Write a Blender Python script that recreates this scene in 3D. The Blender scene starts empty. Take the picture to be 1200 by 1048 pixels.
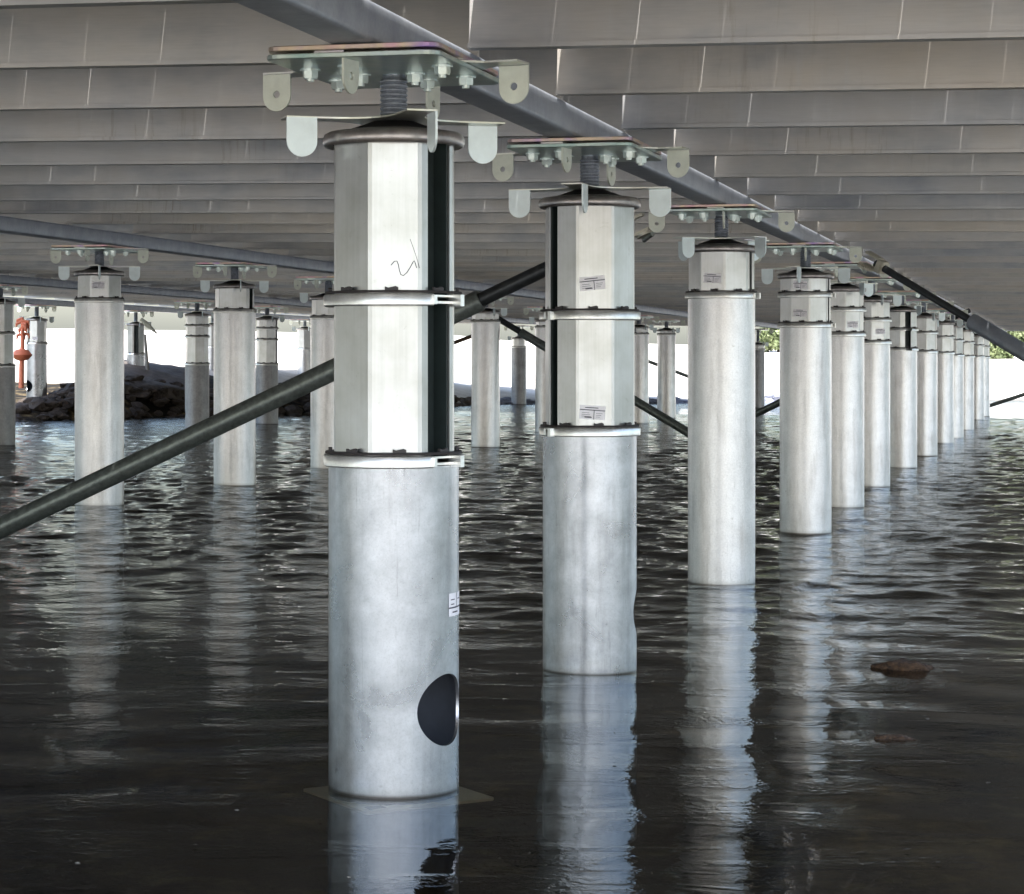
import bpy, bmesh, math, random
import numpy as np
from mathutils import Vector, Matrix, noise

random.seed(7)
R = math.radians
scene = bpy.context.scene
COL = scene.collection

# ------------------------------------------------------------------ camera, light, exposure
CAMH = 1.06
cam_d = bpy.data.cameras.new("camera")
cam_d.sensor_width = 36.0
cam_d.lens = 81.0
cam_d.shift_y = -0.0875
cam_d.clip_start = 0.05
cam_d.clip_end = 3000
cam = bpy.data.objects.new("camera", cam_d)
COL.objects.link(cam)
ROLL = 0.8
cam.matrix_world = (Matrix.Translation((0, 0, CAMH)) @ Matrix.Rotation(R(90), 4, 'X')
                    @ Matrix.Rotation(R(ROLL), 4, 'Z'))
scene.camera = cam

SUN_EL, SUN_AZ = 60.0, 184.0      # azimuth clockwise from +Y (the view direction): behind and to the right
world = bpy.data.worlds.new("World")
scene.world = world
world.use_nodes = True
wn = world.node_tree.nodes
wl = world.node_tree.links
wn.clear()
sky = wn.new('ShaderNodeTexSky')
sky.sky_type = 'NISHITA'
sky.sun_disc = False
sky.sun_elevation = R(SUN_EL)
sky.sun_rotation = R(SUN_AZ)
sky.dust_density = 3.0
sky.air_density = 1.1
bg = wn.new('ShaderNodeBackground')
bg.inputs[1].default_value = 0.15
wo = wn.new('ShaderNodeOutputWorld')
wl.new(sky.outputs[0], bg.inputs[0])
wl.new(bg.outputs[0], wo.inputs[0])

sd = bpy.data.lights.new("sun", 'SUN')
sd.energy = 4.5
sd.angle = R(0.53)
sd.color = (1.0, 0.965, 0.92)
sun = bpy.data.objects.new("sun", sd)
COL.objects.link(sun)
sdir = Vector((math.sin(R(SUN_AZ)) * math.cos(R(SUN_EL)), math.cos(R(SUN_AZ)) * math.cos(R(SUN_EL)), math.sin(R(SUN_EL))))
sun.rotation_euler = sdir.to_track_quat('Z', 'Y').to_euler()
sun.location = (4, -6, 12)

scene.view_settings.view_transform = 'Standard'
scene.view_settings.look = 'None'
scene.view_settings.gamma = 1.0
scene.view_settings.use_curve_mapping = False
scene.view_settings.exposure = 1.85
cy = scene.cycles
cy.use_denoising = True
cy.max_bounces = 10
cy.diffuse_bounces = 4
cy.glossy_bounces = 5
cy.transparent_max_bounces = 10
cy.sample_clamp_indirect = 10.0
cy.blur_glossy = 0.5

# ------------------------------------------------------------------ materials
class NT:
    def __init__(s, name):
        s.m = bpy.data.materials.new(name)
        s.m.use_nodes = True
        s.t = s.m.node_tree
        s.t.nodes.clear()
        s.out = s.n('ShaderNodeOutputMaterial')
    def n(s, t, **k):
        o = s.t.nodes.new(t)
        for a, b in k.items():
            setattr(o, a, b)
        return o
    def l(s, a, b):
        s.t.links.new(a, b)
    def noise(s, vec, scale, detail=4, rough=0.55, dist=0.0):
        o = s.n('ShaderNodeTexNoise')
        o.inputs['Scale'].default_value = scale
        o.inputs['Detail'].default_value = detail
        o.inputs['Roughness'].default_value = rough
        o.inputs['Distortion'].default_value = dist
        if vec is not None:
            s.l(vec, o.inputs['Vector'])
        return o.outputs['Fac']
    def ramp(s, fac, stops):
        o = s.n('ShaderNodeValToRGB')
        e = o.color_ramp.elements
        while len(e) < len(stops):
            e.new(0.5)
        for i, (p, c) in enumerate(stops):
            e[i].position = p
            e[i].color = (c if len(c) == 4 else (*c, 1.0)) if isinstance(c, (tuple, list)) else (c, c, c, 1)
        s.l(fac, o.inputs[0])
        return o.outputs[0]
    def mix(s, fac, a, b, mode='MIX'):
        o = s.n('ShaderNodeMix', data_type='RGBA', blend_type=mode)
        for v, i in ((fac, 0), (a, 6), (b, 7)):
            if hasattr(v, 'links') or hasattr(v, 'is_linked'):
                s.l(v, o.inputs[i])
            else:
                o.inputs[i].default_value = v if i == 0 else (*v, 1.0) if len(v) == 3 else v
        return o.outputs[2]
    def obj_coord(s, scale=(1, 1, 1), rand=True):
        tc = s.n('ShaderNodeTexCoord')
        mp = s.n('ShaderNodeMapping')
        mp.inputs['Scale'].default_value = scale
        s.l(tc.outputs['Object'], mp.inputs['Vector'])
        if rand:
            oi = s.n('ShaderNodeObjectInfo')
            mu = s.n('ShaderNodeVectorMath', operation='SCALE')
            mu.inputs[0].default_value = (37.0, 51.0, 23.0)
            s.l(oi.outputs['Random'], mu.inputs['Scale'])
            ad = s.n('ShaderNodeVectorMath', operation='ADD')
            s.l(mp.outputs[0], ad.inputs[0])
            s.l(mu.outputs[0], ad.inputs[1])
            return ad.outputs[0]
        return mp.outputs[0]
    def world_coord(s, scale=(1, 1, 1)):
        g = s.n('ShaderNodeNewGeometry')
        mp = s.n('ShaderNodeMapping')
        mp.inputs['Scale'].default_value = scale
        s.l(g.outputs['Position'], mp.inputs['Vector'])
        return mp.outputs[0]
    def bsdf(s, color, rough=0.5, metal=0.0, bump=None, bstr=0.2, bdist=0.01, spec=0.5, aniso=0.0):
        b = s.n('ShaderNodeBsdfPrincipled')
        for v, k in ((color, 'Base Color'), (rough, 'Roughness'), (metal, 'Metallic')):
            if hasattr(v, 'is_linked'):
                s.l(v, b.inputs[k])
            else:
                b.inputs[k].default_value = (*v, 1.0) if isinstance(v, tuple) else v
        b.inputs['Specular IOR Level'].default_value = spec
        b.inputs['Anisotropic'].default_value = aniso
        if bump is not None:
            bp = s.n('ShaderNodeBump')
            bp.inputs['Strength'].default_value = bstr
            bp.inputs['Distance'].default_value = bdist
            s.l(bump, bp.inputs['Height'])
            s.l(bp.outputs[0], b.inputs['Normal'])
        s.l(b.outputs[0], s.out.inputs[0])
        return b

def mat_tube(name, c_lo, c_hi, speck, rough, metal, bstr=.08):
    """rolled aluminium tube: mottled, faint vertical streaks, a waterline mark"""
    t = NT(name)
    co = t.obj_coord((1, 1, 1))
    cs = t.obj_coord((7, 7, 0.9))
    big = t.noise(co, 5.0, 5, 0.6, 0.4)
    fine = t.noise(co, speck, 6, 0.75)
    streak = t.noise(cs, 3.0, 4, 0.6)
    c = t.ramp(big, [(0.3, c_lo), (0.72, c_hi)])
    c = t.mix(0.3, c, t.ramp(fine, [(0.3, tuple(x * .72 for x in c_lo)), (0.7, tuple(min(1, x * 1.12) for x in c_hi))]))
    c = t.mix(0.8, c, t.ramp(streak, [(0.28, (.74, .73, .72)), (0.5, (1, 1, 1))]), 'MULTIPLY')
    hair = t.noise(t.obj_coord((30, 30, 1.6)), 4.0, 5, 0.75, .3)
    c = t.mix(.7, c, t.ramp(hair, [(0.30, (.66, .66, .66)), (0.40, (1, 1, 1))]), 'MULTIPLY')
    grit = t.noise(co, 210.0, 3, 0.8)
    c = t.mix(.5, c, t.ramp(grit, [(0.30, (.70, .70, .71)), (0.5, (1, 1, 1))]), 'MULTIPLY')
    sp = t.noise(co, 26.0, 2, 0.5)
    c = t.mix(0.7, c, t.ramp(sp, [(0.2, (.55, .53, .5)), (0.27, (1, 1, 1))]), 'MULTIPLY')
    g = t.n('ShaderNodeNewGeometry')
    sx = t.n('ShaderNodeSeparateXYZ')
    t.l(g.outputs['Position'], sx.inputs[0])
    wob = t.n('ShaderNodeMath', operation='MULTIPLY_ADD')
    t.l(streak, wob.inputs[0])
    wob.inputs[1].default_value = -0.004
    t.l(sx.outputs[2], wob.inputs[2])
    wl_ = t.ramp(wob.outputs[0], [(0.0, (.22, .20, .18)), (0.003, (.45, .44, .42)), (0.008, (.8, .8, .79)), (0.025, (1, 1, 1))])
    c = t.mix(1.0, c, wl_, 'MULTIPLY')
    ro = t.n('ShaderNodeMapRange')
    ro.inputs[3].default_value = rough - .08
    ro.inputs[4].default_value = rough + .1
    t.l(big, ro.inputs[0])
    t.bsdf(c, ro.outputs[0], metal, fine, bstr, 0.004)
    return t.m

M = {}
M['tube_smooth'] = mat_tube('brushed_aluminium_tube', (.28, .295, .32), (.60, .62, .655), 13, .28, .92, .008)
M['tube_rough'] = mat_tube('mottled_aluminium_tube', (.52, .525, .54), (.80, .80, .805), 120, .31, .88)
M['tube_dull'] = mat_tube('dull_aluminium_tube', (.30, .30, .31), (.55, .55, .56), 40, .5, .7)

def mat_section():
    t = NT('extruded_aluminium')
    co = t.obj_coord((1, 1, 1))
    cs = t.obj_coord((40, 40, 1.2))
    big = t.noise(co, 7, 4, .6)
    st = t.noise(cs, 2.5, 3, .6)
    c = t.ramp(big, [(0.3, (.43, .435, .42)), (0.7, (.55, .56, .565))])
    c = t.mix(.5, c, t.ramp(st, [(0.25, (.82, .82, .81)), (0.6, (1, 1, 1))]), 'MULTIPLY')
    smudge = t.noise(co, 16, 5, .7, .6)
    c = t.mix(.7, c, t.ramp(smudge, [(0.24, (.68, .66, .62)), (0.36, (1, 1, 1))]), 'MULTIPLY')
    scuff = t.noise(t.obj_coord((1, 1, 1)), 45, 6, .8, .8)
    c = t.mix(.8, c, t.ramp(scuff, [(0.30, (.60, .59, .57)), (0.37, (1, 1, 1))]), 'MULTIPLY')
    t.bsdf(c, .30, .9, st, .06, .002)
    return t.m
M['section'] = mat_section()

def mat_plain(name, c, rough, metal, var=.25, scale=12, bstr=.1):
    t = NT(name)
    co = t.obj_coord()
    n = t.noise(co, scale, 5, .65)
    col = t.ramp(n, [(0.28, tuple(x * (1 - var) for x in c)), (0.72, tuple(min(1, x * (1 + var * .5)) for x in c))])
    t.bsdf(col, rough, metal, n, bstr, .002)
    return t.m
M['lining'] = mat_plain('dark_green_rubber', (.018, .028, .027), .55, 0, .3, 20)
M['gasket'] = mat_plain('dark_gasket_rubber', (.035, .03, .03), .6, 0, .3, 30)
M['collar'] = mat_plain('polished_collar_metal', (.88, .88, .85), .34, .85, .2, 22)
M['cap'] = mat_plain('stained_cap_metal', (.42, .385, .37), .32, .8, .4, 25)
M['cone'] = mat_plain('black_cone', (.014, .013, .014), .5, .2, .3, 20)
M['spindle'] = mat_plain('galvanised_thread', (.30, .32, .36), .45, .7, .35, 60)
M['lug'] = mat_plain('zinc_lug', (.60, .62, .53), .5, .55, .14, 18)
M['lug_bright'] = mat_plain('bright_zinc_lug', (.74, .82, .82), .5, .5, .1, 18)
M['nut'] = mat_plain('zinc_nut', (.66, .72, .68), .3, .8, .15, 40)
M['brace'] = mat_plain('dark_green_grey_tube', (.19, .215, .20), .36, .5, .45, 30)
M['brace_inner'] = mat_plain('blackened_inner_tube', (.05, .055, .058), .38, .5, .3, 9)
M['coupler'] = mat_plain('cream_zinc_coupler', (.56, .53, .43), .42, .5, .25, 25)
M['wood'] = mat_plain('deck_board_aluminium', (.60, .58, .54), .6, .1, .15, 9)
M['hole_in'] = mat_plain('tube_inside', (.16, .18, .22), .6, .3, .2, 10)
M['orange'] = mat_plain('orange_plastic', (.80, .24, .13), .5, 0, .15, 10)
M['rope'] = mat_plain('grey_rope', (.25, .24, .21), .9, 0, .2, 40)
M['white_paper'] = mat_plain('label_paper', (.84, .82, .84), .7, 0, .08, 40)
M['ink'] = mat_plain('label_ink', (.03, .03, .05), .7, 0, .2, 40)
M['blue_paint'] = mat_plain('blue_marking', (.10, .16, .30), .7, 0, .4, 20)
M['bark'] = mat_plain('tree_bark', (.10, .075, .05), .9, 0, .3, 8)

def mat_zinc(name, stops, rough=.3):
    """yellow-chromate zinc: the plating itself shifts through green, gold, pink and violet"""
    t = NT(name)
    co = t.obj_coord()
    n = t.noise(co, 5.0, 3, .5, 1.2)
    n2 = t.noise(co, 30, 4, .6)
    c = t.ramp(n, stops)
    c = t.mix(.5, c, t.ramp(n2, [(0.3, (.8, .8, .8)), (0.6, (1, 1, 1))]), 'MULTIPLY')
    t.bsdf(c, rough, .85, n2, .05, .002)
    return t.m
M['zinc_lower'] = mat_zinc('zinc_plate_green', [(0.25, (.32, .46, .43)), (.5, (.52, .60, .54)), (.75, (.44, .52, .56))])
M['zinc_upper'] = mat_zinc('zinc_plate_violet', [(0.3, (.62, .34, .44)), (.5, (.62, .50, .36)), (.7, (.42, .28, .58))])
M['zinc_bracket'] = mat_zinc('zinc_bracket_pale', [(0.3, (.58, .58, .48)), (.5, (.62, .64, .58)), (.7, (.60, .55, .60))])

def mat_girder():
    t = NT('galvanised_girder')
    w = t.world_coord()
    n = t.noise(w, 9, 5, .65)
    n2 = t.noise(w, 90, 3, .7)
    c = t.ramp(n, [(0.3, (.245, .27, .31)), (0.7, (.36, .385, .42))])
    c = t.mix(.5, c, t.ramp(n2, [(0.3, (.8, .8, .8)), (0.65, (1.0, 1, 1))]), 'MULTIPLY')
    t.bsdf(c, .5, .55, n2, .08, .002)
    return t.m
M['girder'] = mat_girder()

def mat_joist():
    t = NT('weathered_aluminium_joist')
    co = t.obj_coord((1, 1, 1))
    oi = t.n('ShaderNodeObjectInfo')
    base = t.ramp(oi.outputs['Random'], [(0.0, (.53, .49, .43)), (0.25, (.47, .46, .445)), (0.6, (.52, .50, .47)), (0.8, (.42, .425, .43)), (1.0, (.50, .475, .43))])
    blot = t.noise(t.obj_coord((1.5, 1, 3)), 1.4, 4, .6)
    c = t.mix(.9, base, t.ramp(blot, [(0.3, (.70, .74, .80)), (0.5, (1, 1, 1)), (0.72, (1.0, .96, .90))]), 'MULTIPLY')
    drip = t.noise(t.obj_coord((14, 1, 1.1)), 3.0, 5, .7, .3)
    gate = t.noise(t.obj_coord((1.2, 1, .4)), 1.1, 2, .5)
    dm = t.ramp(drip, [(0.33, (.50, .40, .27)), (0.46, (1, 1, 1))])
    gt = t.ramp(gate, [(0.54, 0.0), (0.70, 0.6)])
    c = t.mix(gt, c, t.mix(1.0, c, dm, 'MULTIPLY'))
    pale = t.ramp(t.noise(t.obj_coord((9, 1, .7)), 2.2, 4, .65), [(0.60, 0.0), (0.74, .45)])
    c = t.mix(pale, c, (.50, .50, .49))
    grain = t.noise(t.obj_coord((3, 60, 60)), 4, 4, .6)
    c = t.mix(.4, c, t.ramp(grain, [(0.3, (.82, .82, .82)), (0.6, (1, 1, 1))]), 'MULTIPLY')
    sq = t.n('ShaderNodeTexNoise')  # board-width tone blocks painted into the colour, imitating reflections of the light streaks
    sq.inputs['Scale'].default_value = 1.0
    sq.inputs['Detail'].default_value = 1
    t.l(t.obj_coord((4.3, .01, .01)), sq.inputs['Vector'])
    c = t.mix(.35, c, t.ramp(sq.outputs['Fac'], [(0.40, (.86, .87, .88)), (0.44, (1, 1, 1)), (0.58, (1, 1, 1)), (0.61, (.93, .94, .97))]), 'MULTIPLY')
    t.bsdf(c, .42, .62, grain, .05, .002)
    return t.m
M['joist'] = mat_joist()

def mat_water():
    t = NT('sea_water')
    g = t.n('ShaderNodeNewGeometry')
    mp = t.n('ShaderNodeMapping')
    mp.inputs['Scale'].default_value = (1, 1, 1)
    t.l(g.outputs['Position'], mp.inputs['Vector'])
    n1 = t.noise(mp.outputs[0], 8.0, 4, .62, .5)
    n2 = t.noise(mp.outputs[0], 22.0, 3, .6)
    # wind patches: ripples are stronger farther out, calm near the camera
    sx = t.n('ShaderNodeSeparateXYZ')
    t.l(g.outputs['Position'], sx.inputs[0])
    mr = t.n('ShaderNodeMapRange')
    mr.inputs[1].default_value = 7.0
    mr.inputs[2].default_value = 16.0
    mr.inputs[3].default_value = .05
    mr.inputs[4].default_value = 1.0
    t.l(sx.outputs[1], mr.inputs[0])
    a = t.n('ShaderNodeMath', operation='MULTIPLY_ADD')
    t.l(n2, a.inputs[0])
    a.inputs[1].default_value = .3
    t.l(n1, a.inputs[2])
    # cat's paws: narrow bands of tiny ripples lying across the calm near water
    cat = t.noise(t.world_coord((.8, 2.2, 1)), 1.7, 3, .6, .4)
    catm = t.ramp(cat, [(0.50, 0.0), (0.60, 1.0)])
    fine = t.noise(t.world_coord((1, 1, 1)), 42.0, 2, .6, .3)
    cm = t.n('ShaderNodeMath', operation='MULTIPLY')
    t.l(catm, cm.inputs[0])
    t.l(fine, cm.inputs[1])
    b = t.n('ShaderNodeMath', operation='MULTIPLY')
    t.l(a.outputs[0], b.inputs[0])
    t.l(mr.outputs[0], b.inputs[1])
    b2 = t.n('ShaderNodeMath', operation='MULTIPLY_ADD')
    t.l(cm.outputs[0], b2.inputs[0])
    b2.inputs[1].default_value = .09
    t.l(b.outputs[0], b2.inputs[2])
    bp = t.n('ShaderNodeBump')
    bp.inputs['Strength'].default_value = 1.0
    bp.inputs['Distance'].default_value = .015
    t.l(b2.outputs[0], bp.inputs['Height'])
    fr = t.n('ShaderNodeFresnel')
    fr.inputs[0].default_value = 1.333
    t.l(bp.outputs[0], fr.inputs['Normal'])
    gl = t.n('ShaderNodeBsdfGlossy')
    gl.inputs['Roughness'].default_value = .012
    gl.inputs['Color'].default_value = (.82, .83, .84, 1)
    t.l(bp.outputs[0], gl.inputs['Normal'])
    tr = t.n('ShaderNodeBsdfTransparent')
    tr.inputs[0].default_value = (.80, .82, .70, 1)
    mx = t.n('ShaderNodeMixShader')
    t.l(fr.outputs[0], mx.inputs[0])
    t.l(tr.outputs[0], mx.inputs[1])
    t.l(gl.outputs[0], mx.inputs[2])
    t.l(mx.outputs[0], t.out.inputs[0])
    return t.m
M['water'] = mat_water()

def mat_ground():
    t = NT('sand_and_silt')
    w = t.world_coord()
    n = t.noise(w, 2.5, 6, .65)
    f = t.noise(w, 30, 5, .7)
    g = t.n('ShaderNodeNewGeometry')
    sx = t.n('ShaderNodeSeparateXYZ')
    t.l(g.outputs['Position'], sx.inputs[0])
    dry = t.ramp(n, [(0.3, (.48, .455, .41)), (0.7, (.62, .60, .56))])
    vo = t.n('ShaderNodeTexVoronoi')
    vo.inputs['Scale'].default_value = 9.0
    t.l(w, vo.inputs['Vector'])
    wet = t.ramp(n, [(0.3, (.004, .003, .002)), (0.50, (.02, .015, .008)), (0.60, (.16, .125, .07)), (0.72, (.30, .245, .15))])
    wet = t.mix(.8, wet, t.ramp(vo.outputs['Color'], [(0.1, (.35, .33, .3)), (0.8, (1.0, .95, .85))]), 'MULTIPLY')
    wet = t.mix(.7, wet, t.ramp(vo.outputs['Distance'], [(0.35, (1, 1, 1)), (0.75, (.3, .28, .22))]), 'MULTIPLY')
    k = t.n('ShaderNodeMapRange')
    k.inputs[1].default_value = -.02
    k.inputs[2].default_value = .10
    mn = t.n('ShaderNodeMath', operation='MINIMUM')
    t.l(sx.outputs[0], mn.inputs[0])
    mn.inputs[1].default_value = 0.0
    lim = t.n('ShaderNodeMath', operation='MAXIMUM')
    t.l(mn.outputs[0], lim.inputs[0])
    lim.inputs[1].default_value = -9.0
    ad = t.n('ShaderNodeMath', operation='MULTIPLY_ADD')
    t.l(lim.outputs[0], ad.inputs[0])
    ad.inputs[1].default_value = 0.15
    t.l(sx.outputs[2], ad.inputs[2])
    far = t.n('ShaderNodeMapRange')          # the dark earth bank is only the strip along the left shore
    far.inputs[1].default_value = 20.0
    far.inputs[2].default_value = 28.0
    far2 = t.n('ShaderNodeMapRange')
    far2.inputs[1].default_value = 44.0
    far2.inputs[2].default_value = 42.0
    t.l(sx.outputs[1], far.inputs[0])
    t.l(sx.outputs[1], far2.inputs[0])
    fm_ = t.n('ShaderNodeMath', operation='MULTIPLY')
    t.l(far.outputs[0], fm_.inputs[0])
    t.l(far2.outputs[0], fm_.inputs[1])
    zz = t.n('ShaderNodeMix', data_type='FLOAT')
    t.l(fm_.outputs[0], zz.inputs[0])
    t.l(sx.outputs[2], zz.inputs[2])
    t.l(ad.outputs[0], zz.inputs[3])
    t.l(zz.outputs[0], k.inputs[0])
    c = t.mix(k.outputs[0], wet, dry)
    c = t.mix(.6, c, t.ramp(f, [(0.3, (.6, .6, .6)), (0.65, (1, 1, 1))]), 'MULTIPLY')
    t.bsdf(c, .9, 0, f, .5, .02, .2)
    return t.m
M['ground'] = mat_ground()

def mat_rock(name, a, b):
    t = NT(name)
    co = t.obj_coord()
    n = t.noise(co, 6, 6, .7)
    c = t.ramp(n, [(0.3, a), (0.7, b)])
    t.bsdf(c, .8, 0, n, .6, .03)
    return t.m
M['rock_dark'] = mat_rock('dark_shore_rock', (.022, .016, .012), (.085, .063, .046))
M['rock_brown'] = mat_rock('brown_weed_rock', (.015, .010, .007), (.15, .082, .04))
M['rock_blue'] = mat_rock('blue_grey_stone', (.08, .09, .13), (.24, .26, .33))
M['slab'] = mat_rock('grey_slab', (.045, .037, .030), (.12, .10, .085))

def mat_leaf():
    t = NT('tree_leaves')
    oi = t.obj_coord()
    n = t.noise(oi, 1.5, 3, .6)
    c = t.ramp(n, [(0.3, (.11, .15, .06)), (0.7, (.19, .22, .11))])
    t.bsdf(c, .6, 0)
    return t.m
M['leaf'] = mat_leaf()

# ------------------------------------------------------------------ mesh helpers
def mesh(name, verts, faces, mats, smooth=False, fm=None, auto=None):
    me = bpy.data.meshes.new(name)
    me.from_pydata([tuple(v) for v in verts], [], faces)
    for m in (mats if isinstance(mats, (list, tuple)) else [mats]):
        me.materials.append(M[m] if isinstance(m, str) else m)
    if fm:
        me.polygons.foreach_set('material_index', fm)
    if smooth:
        me.polygons.foreach_set('use_smooth', [True] * len(me.polygons))
    me.update()
    if auto is not None:
        sharp_by_angle(me, auto)
    return me

def sharp_by_angle(me, deg):
    bm = bmesh.new()
    bm.from_mesh(me)
    th = R(deg)
    for f in bm.faces:
        f.smooth = True
    for e in bm.edges:
        if len(e.link_faces) == 2:
            e.smooth = e.calc_face_angle(0) < th
    bm.to_mesh(me)
    bm.free()

def obj(name, me, parent=None, loc=(0, 0, 0), rot=None, label=None, cat=None, group=None, kind=None):
    o = bpy.data.objects.new(name, me)
    COL.objects.link(o)
    o.parent = parent
    o.location = loc
    if rot is not None:
        o.rotation_euler = rot
    tag(o, label, cat, group, kind)
    return o

def tag(o, label=None, cat=None, group=None, kind=None):
    for k, v in (('label', label), ('category', cat), ('group', group), ('kind', kind)):
        if v:
            o[k] = v

def lathe(name, prof, mats, seg=48, a0=0.0, a1=2 * math.pi, auto=35, shape=None, closed_prof=False, cap_ends=False):
    full = abs(a1 - a0 - 2 * math.pi) < 1e-6
    n = seg if full else seg + 1
    V, F = [], []
    for i in range(n):
        a = a0 + (a1 - a0) * i / seg
        k = shape(a) if shape else 1.0
        for r, z in prof:
            V.append((math.sin(a) * r * k, -math.cos(a) * r * k, z))
    m = len(prof)
    for i in range(seg):
        j = (i + 1) % n
        for q in range(m if closed_prof else m - 1):
            q2 = (q + 1) % m
            F.append((i * m + q, j * m + q, j * m + q2, i * m + q2))
    if cap_ends and not full:
        F.append(tuple(range(m)))
        F.append(tuple((n - 1) * m + q for q in reversed(range(m))))
    me = mesh(name, V, F, mats, auto=auto)
    fix_normals(me)
    return me

def fix_normals(me):
    bm = bmesh.new()
    bm.from_mesh(me)
    bmesh.ops.recalc_face_normals(bm, faces=bm.faces)
    bm.to_mesh(me)
    bm.free()

def plate(name, outline, holes, z0, z1, mats, bevel=0.0):
    """flat plate with an outline and round holes; outline in xy"""
    bm = bmesh.new()
    loops = [outline] + holes
    edges = []
    for lp in loops:
        vs = [bm.verts.new((x, y, z0)) for x, y in lp]
        for i in range(len(vs)):
            edges.append(bm.edges.new((vs[i], vs[(i + 1) % len(vs)])))
    if holes:
        bmesh.ops.triangle_fill(bm, use_beauty=True, edges=edges)
    else:
        bm.faces.new([v for v in bm.verts])
    r = bmesh.ops.extrude_face_region(bm, geom=bm.faces[:])
    for v in [g for g in r['geom'] if isinstance(g, bmesh.types.BMVert)]:
        v.co.z = z1
    bmesh.ops.recalc_face_normals(bm, faces=bm.faces)
    if bevel:
        es = [e for e in bm.edges if len(e.link_faces) == 2 and e.calc_face_angle(0) > 1.0
              and abs(e.verts[0].co.z - e.verts[1].co.z) < 1e-6]
        bmesh.ops.bevel(bm, geom=es, offset=bevel, segments=1, affect='EDGES')
    me = bpy.data.meshes.new(name)
    bm.to_mesh(me)
    bm.free()
    for m in (mats if isinstance(mats, (list, tuple)) else [mats]):
        me.materials.append(M[m])
    return me

def box_vf(x0, x1, y0, y1, z0, z1):
    V = [(x, y, z) for z in (z0, z1) for y in (y0, y1) for x in (x0, x1)]
    F = [(0, 2, 3, 1), (4, 5, 7, 6), (0, 1, 5, 4), (2, 6, 7, 3), (0, 4, 6, 2), (1, 3, 7, 5)]
    return V, F

def join_vf(parts):
    V, F = [], []
    for v, f in parts:
        o = len(V)
        V += v
        F += [tuple(i + o for i in q) for q in f]
    return V, F

def tube_mesh(name, pts, r, mats, seg=20, caps=True):
    V, F = [], []
    pts = [Vector(p) for p in pts]
    rr = r if isinstance(r, (list, tuple)) else [r] * len(pts)
    up = Vector((0, 0, 1))
    for i, p in enumerate(pts):
        d = (pts[min(i + 1, len(pts) - 1)] - pts[max(i - 1, 0)]).normalized()
        a = d.cross(up if abs((pts[-1] - pts[0]).normalized().z) < .8 else Vector((1, 0, 0)))
        a.normalize()
        b = a.cross(d).normalized()
        for k in range(seg):
            t = 2 * math.pi * k / seg
            V.append(p + (a * math.cos(t) + b * math.sin(t)) * rr[i])
    for i in range(len(pts) - 1):
        for k in range(seg):
            k2 = (k + 1) % seg
            F.append((i * seg + k, i * seg + k2, (i + 1) * seg + k2, (i + 1) * seg + k))
    if caps:
        F.append(tuple(reversed(range(seg))))
        F.append(tuple((len(pts) - 1) * seg + k for k in range(seg)))
    me = mesh(name, V, F, mats, auto=40)
    fix_normals(me)
    return me

# ------------------------------------------------------------------ layout
def ray(px, py, z=None, D=None):
    """a point of the photograph (1200x1048) as a place: on height z, or at distance D"""
    r = R(ROLL)
    dx, dy = px - 600.0, py - 419.0
    u = dx * math.cos(r) + dy * math.sin(r)
    v = -dx * math.sin(r) + dy * math.cos(r)
    if D is None:
        D = (CAMH - z) * 2700.0 / v
    return Vector((u * D / 2700.0, D, CAMH - v * D / 2700.0))

GDX = 0.243                                   # girders run along (GDX, 1)
e1 = Vector((GDX, 1, 0)).normalized()
e2 = Vector((1, -0.255, 0)).normalized()
Z_GB = CAMH + 0.723                           # girder underside
Z_GT = Z_GB + 0.094
Z_JB = Z_GT + 0.002                           # joist underside
JH = 0.205
ROWS = {'P': -1.68, 'L': -6.56, 'F': -11.62, 'G': -16.3, 'R': 1.15}
D_NEAR, D_FAR = 3.05, 57.0

# ------------------------------------------------------------------ terrain and water
SH = [(-150, 30), (-40, 26), (-12, 31), (-7.35, 34.3), (-5.5, 38.2), (-3.5, 40.0), (-1, 50.0), (0.1, 52.5), (4.1, 56), (13.5, 66), (40, 74), (150, 80)]
MH = [(-150, .3), (-7.6, .28), (-6.9, .78), (-5.0, .60), (-3.3, .36), (-1.0, .22), (3, .14), (150, .14)]
sh_x = np.array([p[0] for p in SH], float)
sh_y = np.array([p[1] for p in SH], float)
mh_x = np.array([p[0] for p in MH], float)
mh_y = np.array([p[1] for p in MH], float)

def ground_h(X, Y):
    X = np.asarray(X, float)
    Y = np.asarray(Y, float)
    d = Y - np.interp(X, sh_x, sh_y)
    m = np.interp(X, mh_x, mh_y)
    under = -0.06 + np.maximum(d, -9) * 0.055
    above = -0.06 + (m + .06) * (1 - np.exp(-np.maximum(d, 0) / 1.6)) + np.clip(d - 2, 0, 70) * .026
    z = np.where(d < 0, under, above)
    # unseen sand bank behind the camera, added to bounce warm light under the deck
    b = -(Y + 1.2)
    zb = np.where(b > 0, -0.25 + np.minimum(b, 14) * .11, -9)
    z = np.maximum(z, zb)
    z = np.where((b <= 0) & (b > -4) & (d < 0), np.maximum(z, -0.25 + b * .07), z)
    z += .035 * np.sin(X * 1.7 + 1.3 * np.sin(Y * .9)) * np.cos(Y * 1.3 + .5) * (0.4 + (np.abs(d) < 60))
    return z

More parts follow.
